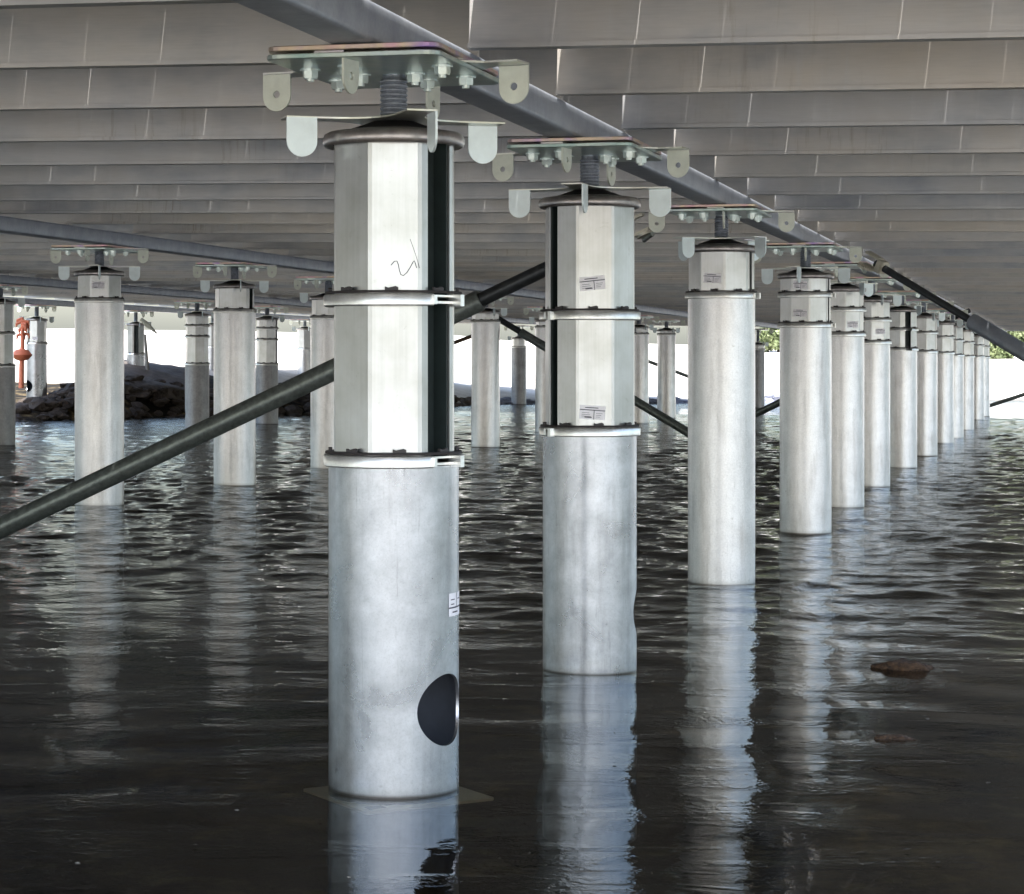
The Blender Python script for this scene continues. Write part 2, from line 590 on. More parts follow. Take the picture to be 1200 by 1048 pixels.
def grid_mesh(name, xs2d, ys2d, zs, mat, smooth=True):
    ny, nx = xs2d.shape
    co = np.stack([xs2d, ys2d, zs], -1).reshape(-1, 3).astype(np.float32)
    i = np.arange((ny - 1) * (nx - 1))
    r_, c_ = i // (nx - 1), i % (nx - 1)
    a = r_ * nx + c_
    q = np.stack([a, a + 1, a + nx + 1, a + nx], -1).astype(np.int32)
    me = bpy.data.meshes.new(name)
    me.vertices.add(len(co))
    me.vertices.foreach_set('co', co.ravel())
    me.loops.add(q.size)
    me.loops.foreach_set('vertex_index', q.ravel())
    me.polygons.add(len(q))
    me.polygons.foreach_set('loop_start', (np.arange(len(q)) * 4).astype(np.int32))
    me.polygons.foreach_set('loop_total', np.full(len(q), 4, np.int32))
    me.update(calc_edges=True)
    me.validate()
    me.polygons.foreach_set('use_smooth', [smooth] * len(me.polygons))
    me.materials.append(M[mat])
    return me

ys = np.concatenate([np.linspace(-300, -20, 10)[:-1], np.linspace(-20, 3, 30)[:-1], np.geomspace(3, 80, 150)[:-1], np.geomspace(80, 1500, 30)])
xs = np.concatenate([-np.geomspace(25, 1200, 22)[::-1], np.linspace(-24.6, 24.6, 140), np.geomspace(25, 1200, 22)])
GX, GY = np.meshgrid(xs, ys)
obj('seabed_and_beach', grid_mesh('seabed_and_beach', GX, GY, ground_h(GX, GY), 'ground'), kind='structure')

def wave_h(X, Y, dY):
    rng = np.random.RandomState(5)
    z = np.zeros_like(X)
    edge = Y + .5 * np.sin(X * 1.1) + .3 * np.sin(X * 2.7 + 1)
    env_s = np.interp(edge, [0, 5, 8.6, 9.8, 12, 20, 60], [.06, .07, .14, .75, 1.25, 1.7, 1.7])
    env_l = np.interp(edge, [0, 5, 8.6, 9.8, 12, 20, 60], [.22, .26, .42, .85, 1.3, 1.6, 1.6])
    for k in range(64):
        lam = 0.09 * (0.75 / 0.09) ** rng.rand()
        ang = rng.uniform(-1.35, 1.35) + R(8)
        kx, ky = 2 * np.pi / lam * np.sin(ang), 2 * np.pi / lam * np.cos(ang)
        slope = 0.0112
        A = slope * lam / (2 * np.pi)
        fade = np.clip(lam / (2.6 * dY) - .5, 0, 1)
        ph = kx * X + ky * Y + rng.rand() * 6.28 + 1.1 * np.sin(X * rng.uniform(.5, 1.9) + Y * rng.uniform(.4, 1.6) + k)
        gust = .55 + .9 * np.clip(np.sin(X * rng.uniform(.3, 1.1) + Y * rng.uniform(.3, 1.3) + k * 1.7), 0, 1)
        z += A * np.sin(ph) * fade * gust * (env_l if lam > .38 else env_s)
    return z

rows = [-60.0, -30, -14, -7, -3, -1, 0, 1.0, 1.8]
y = 2.4
while y < 75:
    rows.append(y)
    y *= 1.0036 if y < 45 else 1.008
rows += [80, 95, 120, 200]
rows = np.array(rows)
f_in = np.linspace(-.31, .31, 400)
f_out = np.concatenate([-np.geomspace(.33, 6, 16)[::-1], f_in, np.geomspace(.33, 6, 16)])
base = np.maximum(rows, 6.0)
WX = base[:, None] * f_out[None, :] + 0 * rows[:, None]
WY = np.repeat(rows[:, None], WX.shape[1], 1)
dY = np.gradient(rows)[:, None] * np.ones_like(WX)
dX = np.abs(np.gradient(WX, axis=1))
WZ = wave_h(WX, WY, np.maximum(dY, dX * .9))
obj('water', grid_mesh('water', WX, WY, WZ, 'water'), kind='structure')

# ------------------------------------------------------------------ girders
def girder(name, x0, d0, d1, label, w=.12, z0=None, z1=None):
    z0 = Z_GB if z0 is None else z0
    z1 = Z_GT if z1 is None else z1
    L = (d1 - d0) * math.sqrt(1 + GDX ** 2)
    n = max(1, round(L / 12))
    root = bpy.data.objects.new(name, None)
    COL.objects.link(root)
    root.location = (x0 + GDX * d0, d0, 0)
    root.rotation_euler = (0, 0, -math.atan(GDX))
    tag(root, label, 'girder', 'girders under the deck')
    h = (z1 - z0) / 2
    r = .012
    prof = []
    for cx, cz, a0 in ((w / 2 - r, h - r, 0), (-w / 2 + r, h - r, 90), (-w / 2 + r, -h + r, 180), (w / 2 - r, -h + r, 270)):
        for k in range(4):
            a = R(a0 + 30 * k)
            prof.append((cx + r * math.cos(a), cz + r * math.sin(a)))
    seg = L / n
    V, F = [], []
    for yy in (0.002, seg - .002):
        for px, pz in prof:
            V.append((px, yy, pz))
    m = len(prof)
    for k in range(m):
        F.append((k, (k + 1) % m, m + (k + 1) % m, m + k))
    F.append(tuple(range(m)))
    F.append(tuple(range(2 * m - 1, m - 1, -1)))
    me = mesh('beam_length', V, F, 'girder', auto=50)
    fix_normals(me)
    for k in range(n):
        obj('beam_length', me, root, (0, seg * k, (z0 + z1) / 2))
    return root

girder('steel_girder', ROWS['P'], D_NEAR, D_FAR, 'blue-grey square girder running over the near row of piles from top left')
girder('steel_girder', ROWS['L'], D_NEAR, D_FAR, 'square blue-grey girder over the second row of piles at the left edge')
girder('steel_girder', ROWS['F'], D_NEAR, D_FAR, 'dark blue-grey girder low behind the second row, over the piles near the rocks')
girder('steel_girder', ROWS['G'], D_NEAR, D_FAR, 'brown-lit outermost girder farthest to the left, against the white background')
girder('steel_girder', ROWS['R'], D_NEAR, D_FAR, 'girder at the right side of the deck, carrying the right edge of the joists')

# ------------------------------------------------------------------ deck bays: joists and planks
def joist_mesh(L):
    # extruded section, local x along the length; z 0 at the underside
    prof = [(-.022, 0), (.030, 0), (.030, .007), (.005, .009), (.005, JH - .01), (.03, JH - .008), (.03, JH), (-.03, JH), (-.03, JH - .008), (-.005, JH - .01), (-.005, .016), (-.022, .014)]
    V, F = [], []
    for xx in (0, L):
        for py, pz in prof:
            V.append((xx, py, pz))
    m = len(prof)
    for k in range(m):
        F.append((k, m + k, m + (k + 1) % m, (k + 1) % m))
    F.append(tuple(range(m)))
    F.append(tuple(range(2 * m - 1, m - 1, -1)))
    me = mesh('joist', V, F, 'joist')
    fix_normals(me)
    return me

PL = 0.232
def deck_bay(xa, xb, dphase, label, gap_wide=False):
    """joists from girder xa to girder xb, boards above running along the girders"""
    root = bpy.data.objects.new('deck_section', None)
    COL.objects.link(root)
    root.location = (xa + GDX * 5, 5, Z_JB)
    tag(root, label, 'deck', 'deck sections')
    sin_, cos_ = e1.x, e1.y
    Lj = (xb - xa) * 1.0 * cos_ / (e2.x * cos_ - e2.y * sin_) * 1.0 - .028
    # distance along e2 from one girder line to the next
    me = joist_mesh(Lj)
    ang = math.atan2(e2.y, e2.x)
    d = dphase
    k = 0
    rr = random.Random(int(abs(xa) * 10))
    while d < D_FAR - .1:
        px = xa + .066 + GDX * d
        p = Vector((px, d, Z_JB + rr.uniform(-.002, .003))) - Vector(root.location)
        o = obj('joist', me, root, p, (0, 0, ang + R(rr.uniform(-.05, .05))))
        d += 1.054 + rr.uniform(-.012, .012)
    # boards
    width = (xb - xa) * cos_ - (.034 if gap_wide else .004)
    n = int(round(width / PL))
    w = width / n
    Ltot = (D_FAR + .2 - D_NEAR) / cos_
    ns = 4
    seg = Ltot / ns
    bmes = []
    for hg in (.0012, .0016, .0019, .0023):
        V, F = box_vf(hg, w - hg, 0.002, seg - .002, 0, .030)
        bmes.append(mesh('deck_board', V, F, 'wood'))
    a1 = -math.atan(GDX)
    for i in range(n):
        for s in range(ns):
            off = (.084 if gap_wide else .070) + w * i
            p = Vector((xa + GDX * (D_NEAR), D_NEAR, 0)) + Vector((cos_, -sin_, 0)) * off + e1 * seg * s
            p.z = Z_JB + JH + .003 + rr.uniform(0, .002)
            obj('deck_board', rr.choice(bmes), root, p - Vector(root.location), (0, 0, a1))
    return root

# dphase is where the joist meets its left girder line
deck_bay(ROWS['P'], ROWS['R'], 4.02, 'right-hand deck section from below, grey joists with pale light streaks', True)
mid_deck = deck_bay(ROWS['L'], ROWS['P'], 4.32, 'middle deck section seen from below at top left, tan stained joists')
deck_bay(ROWS['F'], ROWS['L'], 4.6, 'deck section beyond the second girder, low dark joists at left')
deck_bay(ROWS['G'], ROWS['F'], 4.1, 'outermost deck section at far left, thin brown band against the bright background')

# ------------------------------------------------------------------ pile parts (z given relative to the camera height, as seen; 0 = eye level)
OCT_R = 0.158
def octa(rad, rot):
    return [(math.sin(R(rot + 45 * k)) * rad, -math.cos(R(rot + 45 * k)) * rad) for k in range(8)]

_cache = {}
def cached(key, fn):
    if key not in _cache:
        _cache[key] = fn()
    return _cache[key]

def section_mesh(h, rot, facet, t0, t1):
    """octagonal extrusion; one facet carries a full-height channel between t0 and t1"""
    pts = []
    rr = .006
    for k in range(8):
        a, b = R(rot + 45 * k), R(rot + 45 * (k + 1))
        A = Vector((math.sin(a), -math.cos(a))) * OCT_R
        B = Vector((math.sin(b), -math.cos(b))) * OCT_R
        d = (B - A).normalized()
        nrm = Vector((d.y, -d.x))
        pts.append(A + d * rr)
        if facet is not None and k == facet:
            depth = .055
            p0, p1 = A + (B - A) * t0, A + (B - A) * t1
            lip = .004
            pts += [p0, p0 - nrm * lip, p0 - d * .0 - nrm * depth, p1 - nrm * depth, p1 - nrm * lip, p1]
        pts.append(B - d * rr)
    n = len(pts)
    V = [(p.x, p.y, 0) for p in pts] + [(p.x, p.y, h) for p in pts]
    F = [(i, (i + 1) % n, n + (i + 1) % n, n + i) for i in range(n)]
    me = mesh('octagonal_section', V, F, 'section')
    fix_normals(me)
    return me

def lining_mesh(h, rot, facet, t0, t1):
    a, b = R(rot + 45 * facet), R(rot + 45 * (facet + 1))
    A = Vector((math.sin(a), -math.cos(a))) * OCT_R
    B = Vector((math.sin(b), -math.cos(b))) * OCT_R
    d = (B - A).normalized()
    nrm = Vector((d.y, -d.x))
    if nrm.dot(A) < 0:
        nrm = -nrm
    p0, p1 = A + (B - A) * t0, A + (B - A) * t1
    q = []
    for p, s in ((p0, 1), (p1, -1)):
        q.append((p + d * s * .0015 - nrm * .006, p + d * s * .0015 - nrm * .053))
        q.append((p + d * s * .005 - nrm * .006, p + d * s * .005 - nrm * .048))
    # U of thin rubber
    poly = [q[0][0], q[0][1], q[2][1], q[2][0], q[3][0], q[3][1], q[1][1], q[1][0]]
    n = len(poly)
    V = [(p.x, p.y, .004) for p in poly] + [(p.x, p.y, h - .004) for p in poly]
    F = [(i, (i + 1) % n, n + (i + 1) % n, n + i) for i in range(n)]
    F += [tuple(range(n)), tuple(range(2 * n - 1, n - 1, -1))]
    me = mesh('channel_lining', V, F, 'lining')
    fix_normals(me)
    return me

def oct_soft(rot):
    def f(a):
        x = (math.degrees(a) - rot) % 45 - 22.5
        return 1.0 + .022 * (abs(x) / 22.5) ** 2
    return f

def collar_mesh(rot, gap):
    prof = [(.150, .003), (.168, .000), (.172, .003), (.173, .026), (.170, .029), (.150, .030)]
    if gap is None:
        me = lathe('collar', prof, 'collar', 64, 0, 2 * math.pi, 50, oct_soft(rot), True)
    else:
        g0, g1 = gap
        me = lathe('collar', prof, 'collar', 60, R(g1), R(g0 + 360), 50, oct_soft(rot), True, True)
    return me

def collar_clip_mesh(gap):
    """folded bracket closing the split collar in front of the channel"""
    g0, g1 = gap
    am = R((g0 + g1) / 2)
    c, s = math.cos(am), math.sin(am)
    parts = []
    w = .172 * R(g1 - g0) / 2
    parts.append(box_vf(-w, w, -.160, -.151, .006, .012))
    parts.append(box_vf(w - .006, w + .008, -.186, -.150, .0, .028))
    parts.append(box_vf(-w - .008, -w + .002, -.176, -.150, .004, .026))
    parts.append(box_vf(-w, w, -.157, -.153, .022, .027))
    V, F = join_vf(parts)
    V = [(x * c - y * s, x * s + y * c, z) for x, y, z in V]
    return mesh('collar_clip', V, F, 'collar')

def gasket_mesh(rot):
    prof = [(.148, .031), (.167, .031), (.169, .034), (.167, .037), (.148, .038)]
    me = lathe('gasket', prof, 'gasket', 48, auto=40, shape=oct_soft(rot), closed_prof=True)
    return me

def gasket_tab_mesh():
    pr = [(-.016, 0), (.016, 0), (.016, .008), (.010, .011), (-.008, .007), (-.016, .010)]
    V = [(x, -.004, z) for x, z in pr] + [(x, .004, z) for x, z in pr]
    n = len(pr)
    F = [tuple(range(n)), tuple(range(2 * n - 1, n - 1, -1))] + [(i, n + i, n + (i + 1) % n, (i + 1) % n) for i in range(n)]
    me = mesh('gasket_tab', V, F, 'gasket')
    fix_normals(me)
    return me

def cap_mesh():
    prof = [(.150, .006), (.166, .000), (.172, .003), (.1745, .010), (.1745, .020), (.171, .029), (.162, .035), (.12, .041), (.09, .044), (.0, .046)]
    return lathe('cap', prof, 'cap', 56, auto=60)

def cone_mesh():
    prof = [(.110, -.006), (.112, 0), (.095, .006), (.066, .016), (.05, .022), (0, .022)]
    return lathe('black_cone', prof, 'cone', 40, auto=60)

def spindle_mesh(h, r=.0345):
    prof = [(0, 0)]
    z = 0
    p = .0112
    while z < h - p:
        prof += [(r - .005, z), (r - .001, z + p * .3), (r, z + p * .5), (r - .001, z + p * .7)]
        z += p
    prof += [(r - .006, z), (r - .006, h), (0, h)]
    return lathe('threaded_spindle', prof, 'spindle', 32, auto=60)

def star_outline(n_arm, r_tip, hw, r_in, rot=0):
    pts = []
    for k in range(4):
        a = R(rot + 90 * k)
        ca, sa = math.cos(a), math.sin(a)
        def P(r, t):
            return (r * sa + t * ca, -r * ca + t * sa)
        pts.append(P(r_tip, -hw))
        pts.append(P(r_tip, hw))
        # concave sweep to the next arm
        b = R(rot + 90 * (k + 1))
        s0 = Vector(P(r_tip - .085, hw))
        cb, sb = math.cos(b), math.sin(b)
        s1 = Vector(((r_tip - .085) * sb - hw * cb, -(r_tip - .085) * cb - hw * sb))
        mid = Vector((math.sin((a + b) / 2), -math.cos((a + b) / 2))) * r_in
        for q in range(9):
            t = q / 8
            c = mid * 2 - (s0 + s1) / 2
            v = s0 * (1 - t) ** 2 + c * 2 * t * (1 - t) + s1 * t ** 2
            pts.append((v.x, v.y))
    return pts

def lug_mesh(w, h, hole, mat, name='lug'):
    r = w / 2
    out = [(-r, 0), (r, 0)]
    for k in range(13):
        a = math.pi * k / 12
        out.append((r * math.cos(a), -(h - r) - r * math.sin(a)))
    holes = []
    if hole:
        holes = [[(hole * math.cos(2 * math.pi * k / 14), -(h - r) * .93 + hole * math.sin(2 * math.pi * k / 14)) for k in range(14)]]
    me = plate(name, out, holes, -.0028, .0028, mat, 0)
    # stand it up: local x along the arm, z down
    for v in me.vertices:
        x, y, z = v.co
        v.co = (x, z, y)
    return me

def rounded_rect(hx, hy, r, n=4):
    pts = []
    for cx, cy, a0 in ((hx - r, hy - r, 0), (-hx + r, hy - r, 90), (-hx + r, -hy + r, 180), (hx - r, -hy + r, 270)):
        for k in range(n + 1):
            a = R(a0 + 90 * k / n)
            pts.append((cx + r * math.cos(a), cy + r * math.sin(a)))
    return pts

def nut_mesh():
    prof6 = [(math.cos(R(60 * k)) * .0195, math.sin(R(60 * k)) * .0195) for k in range(6)]
    parts = []
    def prism(pts, z0, z1):
        n = len(pts)
        V = [(x, y, z0) for x, y in pts] + [(x, y, z1) for x, y in pts]
        F = [(i, (i + 1) % n, n + (i + 1) % n, n + i) for i in range(n)] + [tuple(reversed(range(n))), tuple(range(n, 2 * n))]
        return V, F
    circ = lambda r: [(math.cos(R(22.5 * k)) * r, math.sin(R(22.5 * k)) * r) for k in range(16)]
    parts.append(prism(circ(.025), -.004, 0))
    parts.append(prism([(x * .93, y * .93) for x, y in prof6], -.022, -.018))
    parts.append(prism(prof6, -.018, -.004))
    parts.append(prism(circ(.0095), -.029, -.022))
    V, F = join_vf(parts)
    me = mesh('nut', V, F, 'nut')
    fix_normals(me)
    return me

def tube_vf(rad, z0, z1, hole=None, wall=.007):
    """round tube wall with an optional real round hole: hole = (angle_deg, z, radius)"""
    NA = 96
    st = 2 * math.pi / NA
    V, F, FM = [], [], []
    def P(a, z, r):
        return (math.sin(a) * r, -math.cos(a) * r, z)
    def quad(a, b, c, d, m=0):
        o = len(V)
        V.extend([a, b, c, d])
        F.append((o, o + 1, o + 2, o + 3))
        FM.append(m)
    if hole:
        ha, hz, hr = R(hole[0]), hole[1], hole[2]
        half = int(math.ceil((hr / rad) * 1.15 / st))
        c0 = int(round(ha / st))
        ha = c0 * st
        zlo, zhi = hz - hr * 1.2, hz + hr * 1.2
        cols = set((c0 + k) % NA for k in range(-half, half))
    for i in range(NA):
        a, b = i * st, (i + 1) * st
        spans = [(z0, z1)]
        if hole and i in cols:
            spans = [(z0, zlo), (zhi, z1)]
        for s0, s1 in spans:
            quad(P(a, s0, rad), P(b, s0, rad), P(b, s1, rad), P(a, s1, rad))
            quad(P(b, s0, rad - wall), P(a, s0, rad - wall), P(a, s1, rad - wall), P(b, s1, rad - wall), 1)
        quad(P(a, z1, rad), P(b, z1, rad), P(b, z1, rad - wall), P(a, z1, rad - wall))
    if hole:
        # border points of the patch, column by column, then up the sides
        B = []
        ns = 14
        for k in range(-half, half):
            B.append((ha + k * st, zlo))
        for k in range(ns):
            B.append((ha + half * st, zlo + (zhi - zlo) * k / ns))
        for k in range(half, -half, -1):
            B.append((ha + k * st, zhi))
        for k in range(ns):
            B.append((ha - half * st, zhi - (zhi - zlo) * k / ns))
        n = len(B)
        C = []
        for a, z in B:
            dx, dz = (a - ha) * rad, z - hz
            l = math.hypot(dx, dz)
            # the hole is cut straight through: sideways offset maps through asin
            C.append((ha + math.asin(max(-.999, min(.999, dx / l * hr / rad))), hz + dz / l * hr))
        NR = 4
        for i in range(n):
            j = (i + 1) % n
            for q in range(NR):
                t0, t1 = q / NR, (q + 1) / NR
                def L(p, c, t):
                    return (p[0] + (c[0] - p[0]) * t, p[1] + (c[1] - p[1]) * t)
                a, b, c, d = L(B[i], C[i], t0), L(B[j], C[j], t0), L(B[j], C[j], t1), L(B[i], C[i], t1)
                quad(P(*a, rad), P(*b, rad), P(*c, rad), P(*d, rad))
                quad(P(*d, rad - wall), P(*c, rad - wall), P(*b, rad - wall), P(*a, rad - wall), 1)
            quad(P(*C[i], rad), P(*C[j], rad), P(*C[j], rad - wall), P(*C[i], rad - wall))
    return V, F, FM

def tube_mesh2(rad, z0, z1, mat, hole=None):
    V, F, FM = tube_vf(rad, z0, z1, hole)
    me = bpy.data.meshes.new('tube')
    me.from_pydata(V, [], F)
    me.materials.append(M[mat])
    me.materials.append(M['hole_in'])
    me.polygons.foreach_set('material_index', FM)
    bm = bmesh.new()
    bm.from_mesh(me)
    bmesh.ops.remove_doubles(bm, verts=bm.verts, dist=1e-5)
    for e in bm.edges:
        if len(e.link_faces) == 2:
            e.smooth = e.calc_face_angle(0) < R(35)
    for f in bm.faces:
        f.smooth = True
    bm.to_mesh(me)
    bm.free()
    return me

def sticker_mesh(w=.086, h=.046):
    """printed label: heading line, a dividing rule and small lines of print, as flat ink"""
    parts, fm = [], []
    def rect(x0, x1, z0, z1, yy, m):
        parts.append(([(x0, yy, z0), (x1, yy, z0), (x1, yy, z1), (x0, yy, z1)], [(0, 1, 2, 3)]))
        fm.append(m)
    rect(-w / 2, w / 2, -h / 2, h / 2, 0, 0)
    yy = -.0006
    rect(-w / 2, w / 2, h * .14, h * .20, yy, 1)
    rect(w * .05, w * .075, -h / 2, h * .14, yy, 1)
    rect(-w * .30, w * .22, h * .31, h * .37, yy, 1)
    for k in range(3):
        rect(-w * .42, -w * .12 + k * .003, -h * .06 - k * .006, -h * .035 - k * .006, yy, 1)
        rect(w * .14, w * .40 - k * .004, -h * .06 - k * .006, -h * .035 - k * .006, yy, 1)
    rect(-w * .30, -w * .02, -h * .40, -h * .33, yy, 1)
    V, F = join_vf(parts)
    return mesh('label', V, F, ['white_paper', 'ink'], fm=fm)

def curved_sticker(rad, a_c, w, h):
    V, F, FM = [], [], []
    def strip(s0, s1, z0, z1, r, m):
        n = max(1, int(abs(s1 - s0) / .006))
        for i in range(n):
            a, b = a_c + (s0 + (s1 - s0) * i / n) / rad, a_c + (s0 + (s1 - s0) * (i + 1) / n) / rad
            o = len(V)
            V.extend([(math.sin(a) * r, -math.cos(a) * r, z0), (math.sin(b) * r, -math.cos(b) * r, z0),
                      (math.sin(b) * r, -math.cos(b) * r, z1), (math.sin(a) * r, -math.cos(a) * r, z1)])
            F.append((o, o + 1, o + 2, o + 3))
            FM.append(m)
    strip(-w / 2, w / 2, -h / 2, h / 2, rad + .001, 0)
    r2 = rad + .0016
    strip(-w / 2, w / 2, -h * .16, -h * .10, r2, 1)
    strip(-w * .02, w * .01, -h * .10, h / 2, r2, 1)
    strip(-w * .3, w * .1, -h * .36, -h * .30, r2, 1)
    strip(-w * .4, -w * .15, h * .2, h * .24, r2, 1)
    strip(w * .1, w * .4, h * .2, h * .24, r2, 1)
    strip(-w * .38, -w * .18, 0, h * .04, r2, 1)
    return mesh('label', V, F, ['white_paper', 'ink'], fm=FM)

GIRD_ANG = -math.degrees(math.atan(GDX))
Z_PB = .690    # underside of the head plates, above eye level
def pile(X, D, label, rings, rad=.16, rot=0, slot=None, tubemat='tube_rough', hole=None, base=-.9,
         a_up=-23, a_lo=17, cap=.517, stickers=(), detail=2, lean=0.0, group='support piles', tubesticker=None,
         top_shift=0.0):
    root = bpy.data.objects.new('jetty_pile', None)
    COL.objects.link(root)
    root.location = (X, D, 0)
    root.rotation_euler = (0, R(-ROLL * 1.0 + lean), 0)
    tag(root, label, 'pile', group)
    z = lambda h: CAMH + h + top_shift
    rings = sorted(rings)
    ztube = z(rings[0]) + .004
    tk = ('tube', round(rad, 3), round(ztube, 3), tubemat, hole, base)
    obj('tube', cached(tk, lambda: tube_mesh2(rad, base, ztube, tubemat, hole)), root)
    facet, t0, t1 = slot if slot else (None, 0, 0)
    gap = None
    if slot:
        am = rot + 45 * facet + 45 * (t0 + t1) / 2
        hwid = 45 * (t1 - t0) / 2 * .95
        gap = (am - hwid, am + hwid)
    levels = rings + [cap]
    for i in range(len(rings)):
        h0, h1 = levels[i], levels[i + 1]
        hh = round(h1 - h0 - .008, 4)
        sk = ('sec', hh, rot, slot)
        s = obj('octagonal_section', cached(sk, lambda: section_mesh(hh, rot, facet, t0, t1)), root, (0, 0, z(h0) + .02))
        if slot:
            obj('channel_lining', cached(('lin',) + sk, lambda: lining_mesh(hh, rot, facet, t0, t1)), s)
        c = obj('collar', cached(('col', rot, gap), lambda: collar_mesh(rot, gap)), root, (0, 0, z(h0)))
        if gap and detail > 1:
            obj('collar_clip', cached(('clip', gap), lambda: collar_clip_mesh(gap)), c)
        g = obj('gasket', cached(('gas', rot), lambda: gasket_mesh(rot)), root, (0, 0, z(h0)))
        if detail > 0:
            for k in range(8):
                a = R(rot + 22.5 + 45 * k + (-3 if i % 2 else 4))
                obj('gasket_tab', cached('tab', gasket_tab_mesh), g, (math.sin(a) * .156, -math.cos(a) * .158, .036), (0, 0, a))
        for st in stickers:
            if st[0] == i:
                _, fk, tt, zz, tilt = st
                aa = R(rot + 45 * fk)
                bb = R(rot + 45 * (fk + 1))
                A = Vector((math.sin(aa), -math.cos(aa), 0)) * OCT_R
                B = Vector((math.sin(bb), -math.cos(bb), 0)) * OCT_R
                nn = ((A + B) / 2).normalized()
                p = A + (B - A) * tt + nn * .0008
                obj('label', cached('sticker', sticker_mesh), s, (p.x, p.y, hh * zz), (0, R(tilt), R(rot + 45 * fk + 22.5)))
    if tubesticker:
        a, zz = tubesticker
        obj('label', curved_sticker(rad, R(a), .085, .056), root, (0, 0, z(zz)))
    obj('cap', cached('cap', cap_mesh), root, (0, 0, z(cap) - .006))
    obj('black_cone', cached('cone', cone_mesh), root, (0, 0, z(cap) + .037))
    zb = .575
    br = cached('lowbr', lambda: plate('spider_plate', star_outline(4, .275, .037, .105), [], 0, .004, 'zinc_bracket'))
    zlow = z(zb + (cap - .517))
    b = obj('spider_plate', br, root, (0, 0, zlow), (0, 0, R(a_lo)))
    lm = cached('lugb', lambda: lug_mesh(.075, .095, 0, 'lug_bright'))
    for k in range(4):
        a = R(90 * k)
        p = (math.sin(a) * .2375 + math.cos(a) * .0345, -math.cos(a) * .2375 + math.sin(a) * .0345)
        obj('lug', lm, b, (p[0], p[1], 0.001), (0, 0, a - math.pi / 2))
    # spindle
    zs = zlow + .004
    ztop = CAMH + Z_PB
    obj('threaded_spindle', cached(('sp', round(ztop - zs, 3)), lambda: spindle_mesh(ztop - zs)), root, (0, 0, zs))
    # head plates
    def head(name, hx, hy, z0, z1, mat):
        return cached((name, hx), lambda: plate(name, rounded_rect(hx, hy, .035), [], z0, z1, mat, .002))
    hp = obj('head_plate', head('head_plate', .212, .305, 0, .0125, 'zinc_lower'), root, (-.012, -.05, ztop), (0, 0, R(GIRD_ANG)))
    obj('head_plate', head('upper_head_plate', .210, .302, 0, .0125, 'zinc_upper'), root, (-.012, -.05, ztop + .019), (0, 0, R(GIRD_ANG)))
    ub = obj('head_bracket', cached('upbr', lambda: plate('head_bracket', star_outline(4, .345, .039, .2), [], 0, .005, 'zinc_bracket')),
             root, (0, 0, ztop + .0133), (0, 0, R(a_up)))
    lh = cached('lugh', lambda: lug_mesh(.077, .092, .0095, 'lug'))
    for k in range(4):
        a = R(90 * k)
        p = (math.sin(a) * .306 + math.cos(a) * .0365, -math.cos(a) * .306 + math.sin(a) * .0365)
        obj('lug', lh, ub, (p[0], p[1], -.001), (0, 0, a - math.pi / 2))
    if detail > 0:
        nm = cached('nut', nut_mesh)
        for j, (nx, ny) in enumerate(((-.165, -.10), (.165, -.10), (-.165, .12), (.165, .12), (-.055, -.15), (.06, .03), (.055, .16), (-.075, .02))):
            if detail < 2 and j > 4:
                continue
            obj('nut', nm, hp, (nx, ny, 0), (0, 0, R(17 * j)))
    return root

def at(px, py, **k):
    p = ray(px, py, z=0.0)
    return p.x, p.y

PR = 'piles of the near row'
p1 = pile(*at(461.5, 922), 'biggest foreground pile, smooth silver tube with a large dark round hole near the water', [-.270, .120], rot=-18.5,
     slot=(1, .22, .86), tubemat='tube_smooth', hole=(57, .203, .087), group=PR, tubesticker=(74, -.605))
pile(*at(691, 784.5), 'second pile from the front, two tall octagonal sections with a small printed label on each', [-.262, .130], rot=-17,
     slot=(7, .04, .30), tubemat='tube_smooth', hole=(96, .20, .085), group=PR, a_lo=-14,
     stickers=[(1, 0, .42, .27, -6), (0, 0, .42, .16, 4)])
pile(*at(845.5, 683), 'third pile of the near row, thick mottled tube with one short octagonal section', [.292], rot=0,
     slot=(1, .3, .62), group=PR, a_lo=36, a_up=-10, stickers=[(0, 7, .5, .35, 4)])
pile(*at(944, 624), 'fourth pile of the near row, two short labelled octagonal sections stacked', [.208, .395], rot=2,
     slot=(1, .3, .62), group=PR, a_lo=-25, a_up=-14, stickers=[(0, 7, .5, .4, 3), (1, 7, .5, .5, 3)])
pile(*at(987, 594), 'fifth pile of the near row, just right of the pile with two labelled sections', [.185, .365], group=PR, rot=0, a_lo=20,
     stickers=[(0, 0, .5, .4, 0)], detail=1)
pile(*at(1021, 570), 'sixth pile of the near row, octagonal sections with a dark left facet', [.155, .345], group=PR, rot=-10, a_lo=5, slot=(7, .1, .5), detail=1, stickers=[(0, 0, .7, .5, 0)])
pile(*at(1056, 548), 'seventh pile of the near row, black channel facing the camera', [.12, .32], group=PR, rot=-14, a_lo=30, slot=(0, .45, .95), detail=1)
pile(*at(1082, 534), 'eighth pile of the near row, white facet between two collars', [.115, .33], group=PR, rot=4, a_lo=10, slot=(1, .2, .5), detail=1)
pile(*at(1103.5, 519.5), 'ninth pile of the near row, pale and plain', [.12, .33], group=PR, rot=-8, a_lo=60, detail=1)
pile(*at(1116, 513.5), 'tenth pile of the near row, half hidden behind the ninth', [.10, .31], group=PR, rot=12, a_lo=40, detail=1)
pile(*at(1129.7, 504), 'eleventh pile of the near row, dark facet at its top left', [.10, .32], group=PR, rot=-14, a_lo=20, slot=(7, .2, .7), detail=1)
pile(*at(1143.5, 492), 'twelfth pile of the near row, narrow strip left of the last pile', [.12, .33], group=PR, rot=3, detail=1)
pile(*at(1150.5, 488), 'last and farthest pile of the near row beside the open water at right', [.12, .33], group=PR, rot=3, detail=1)

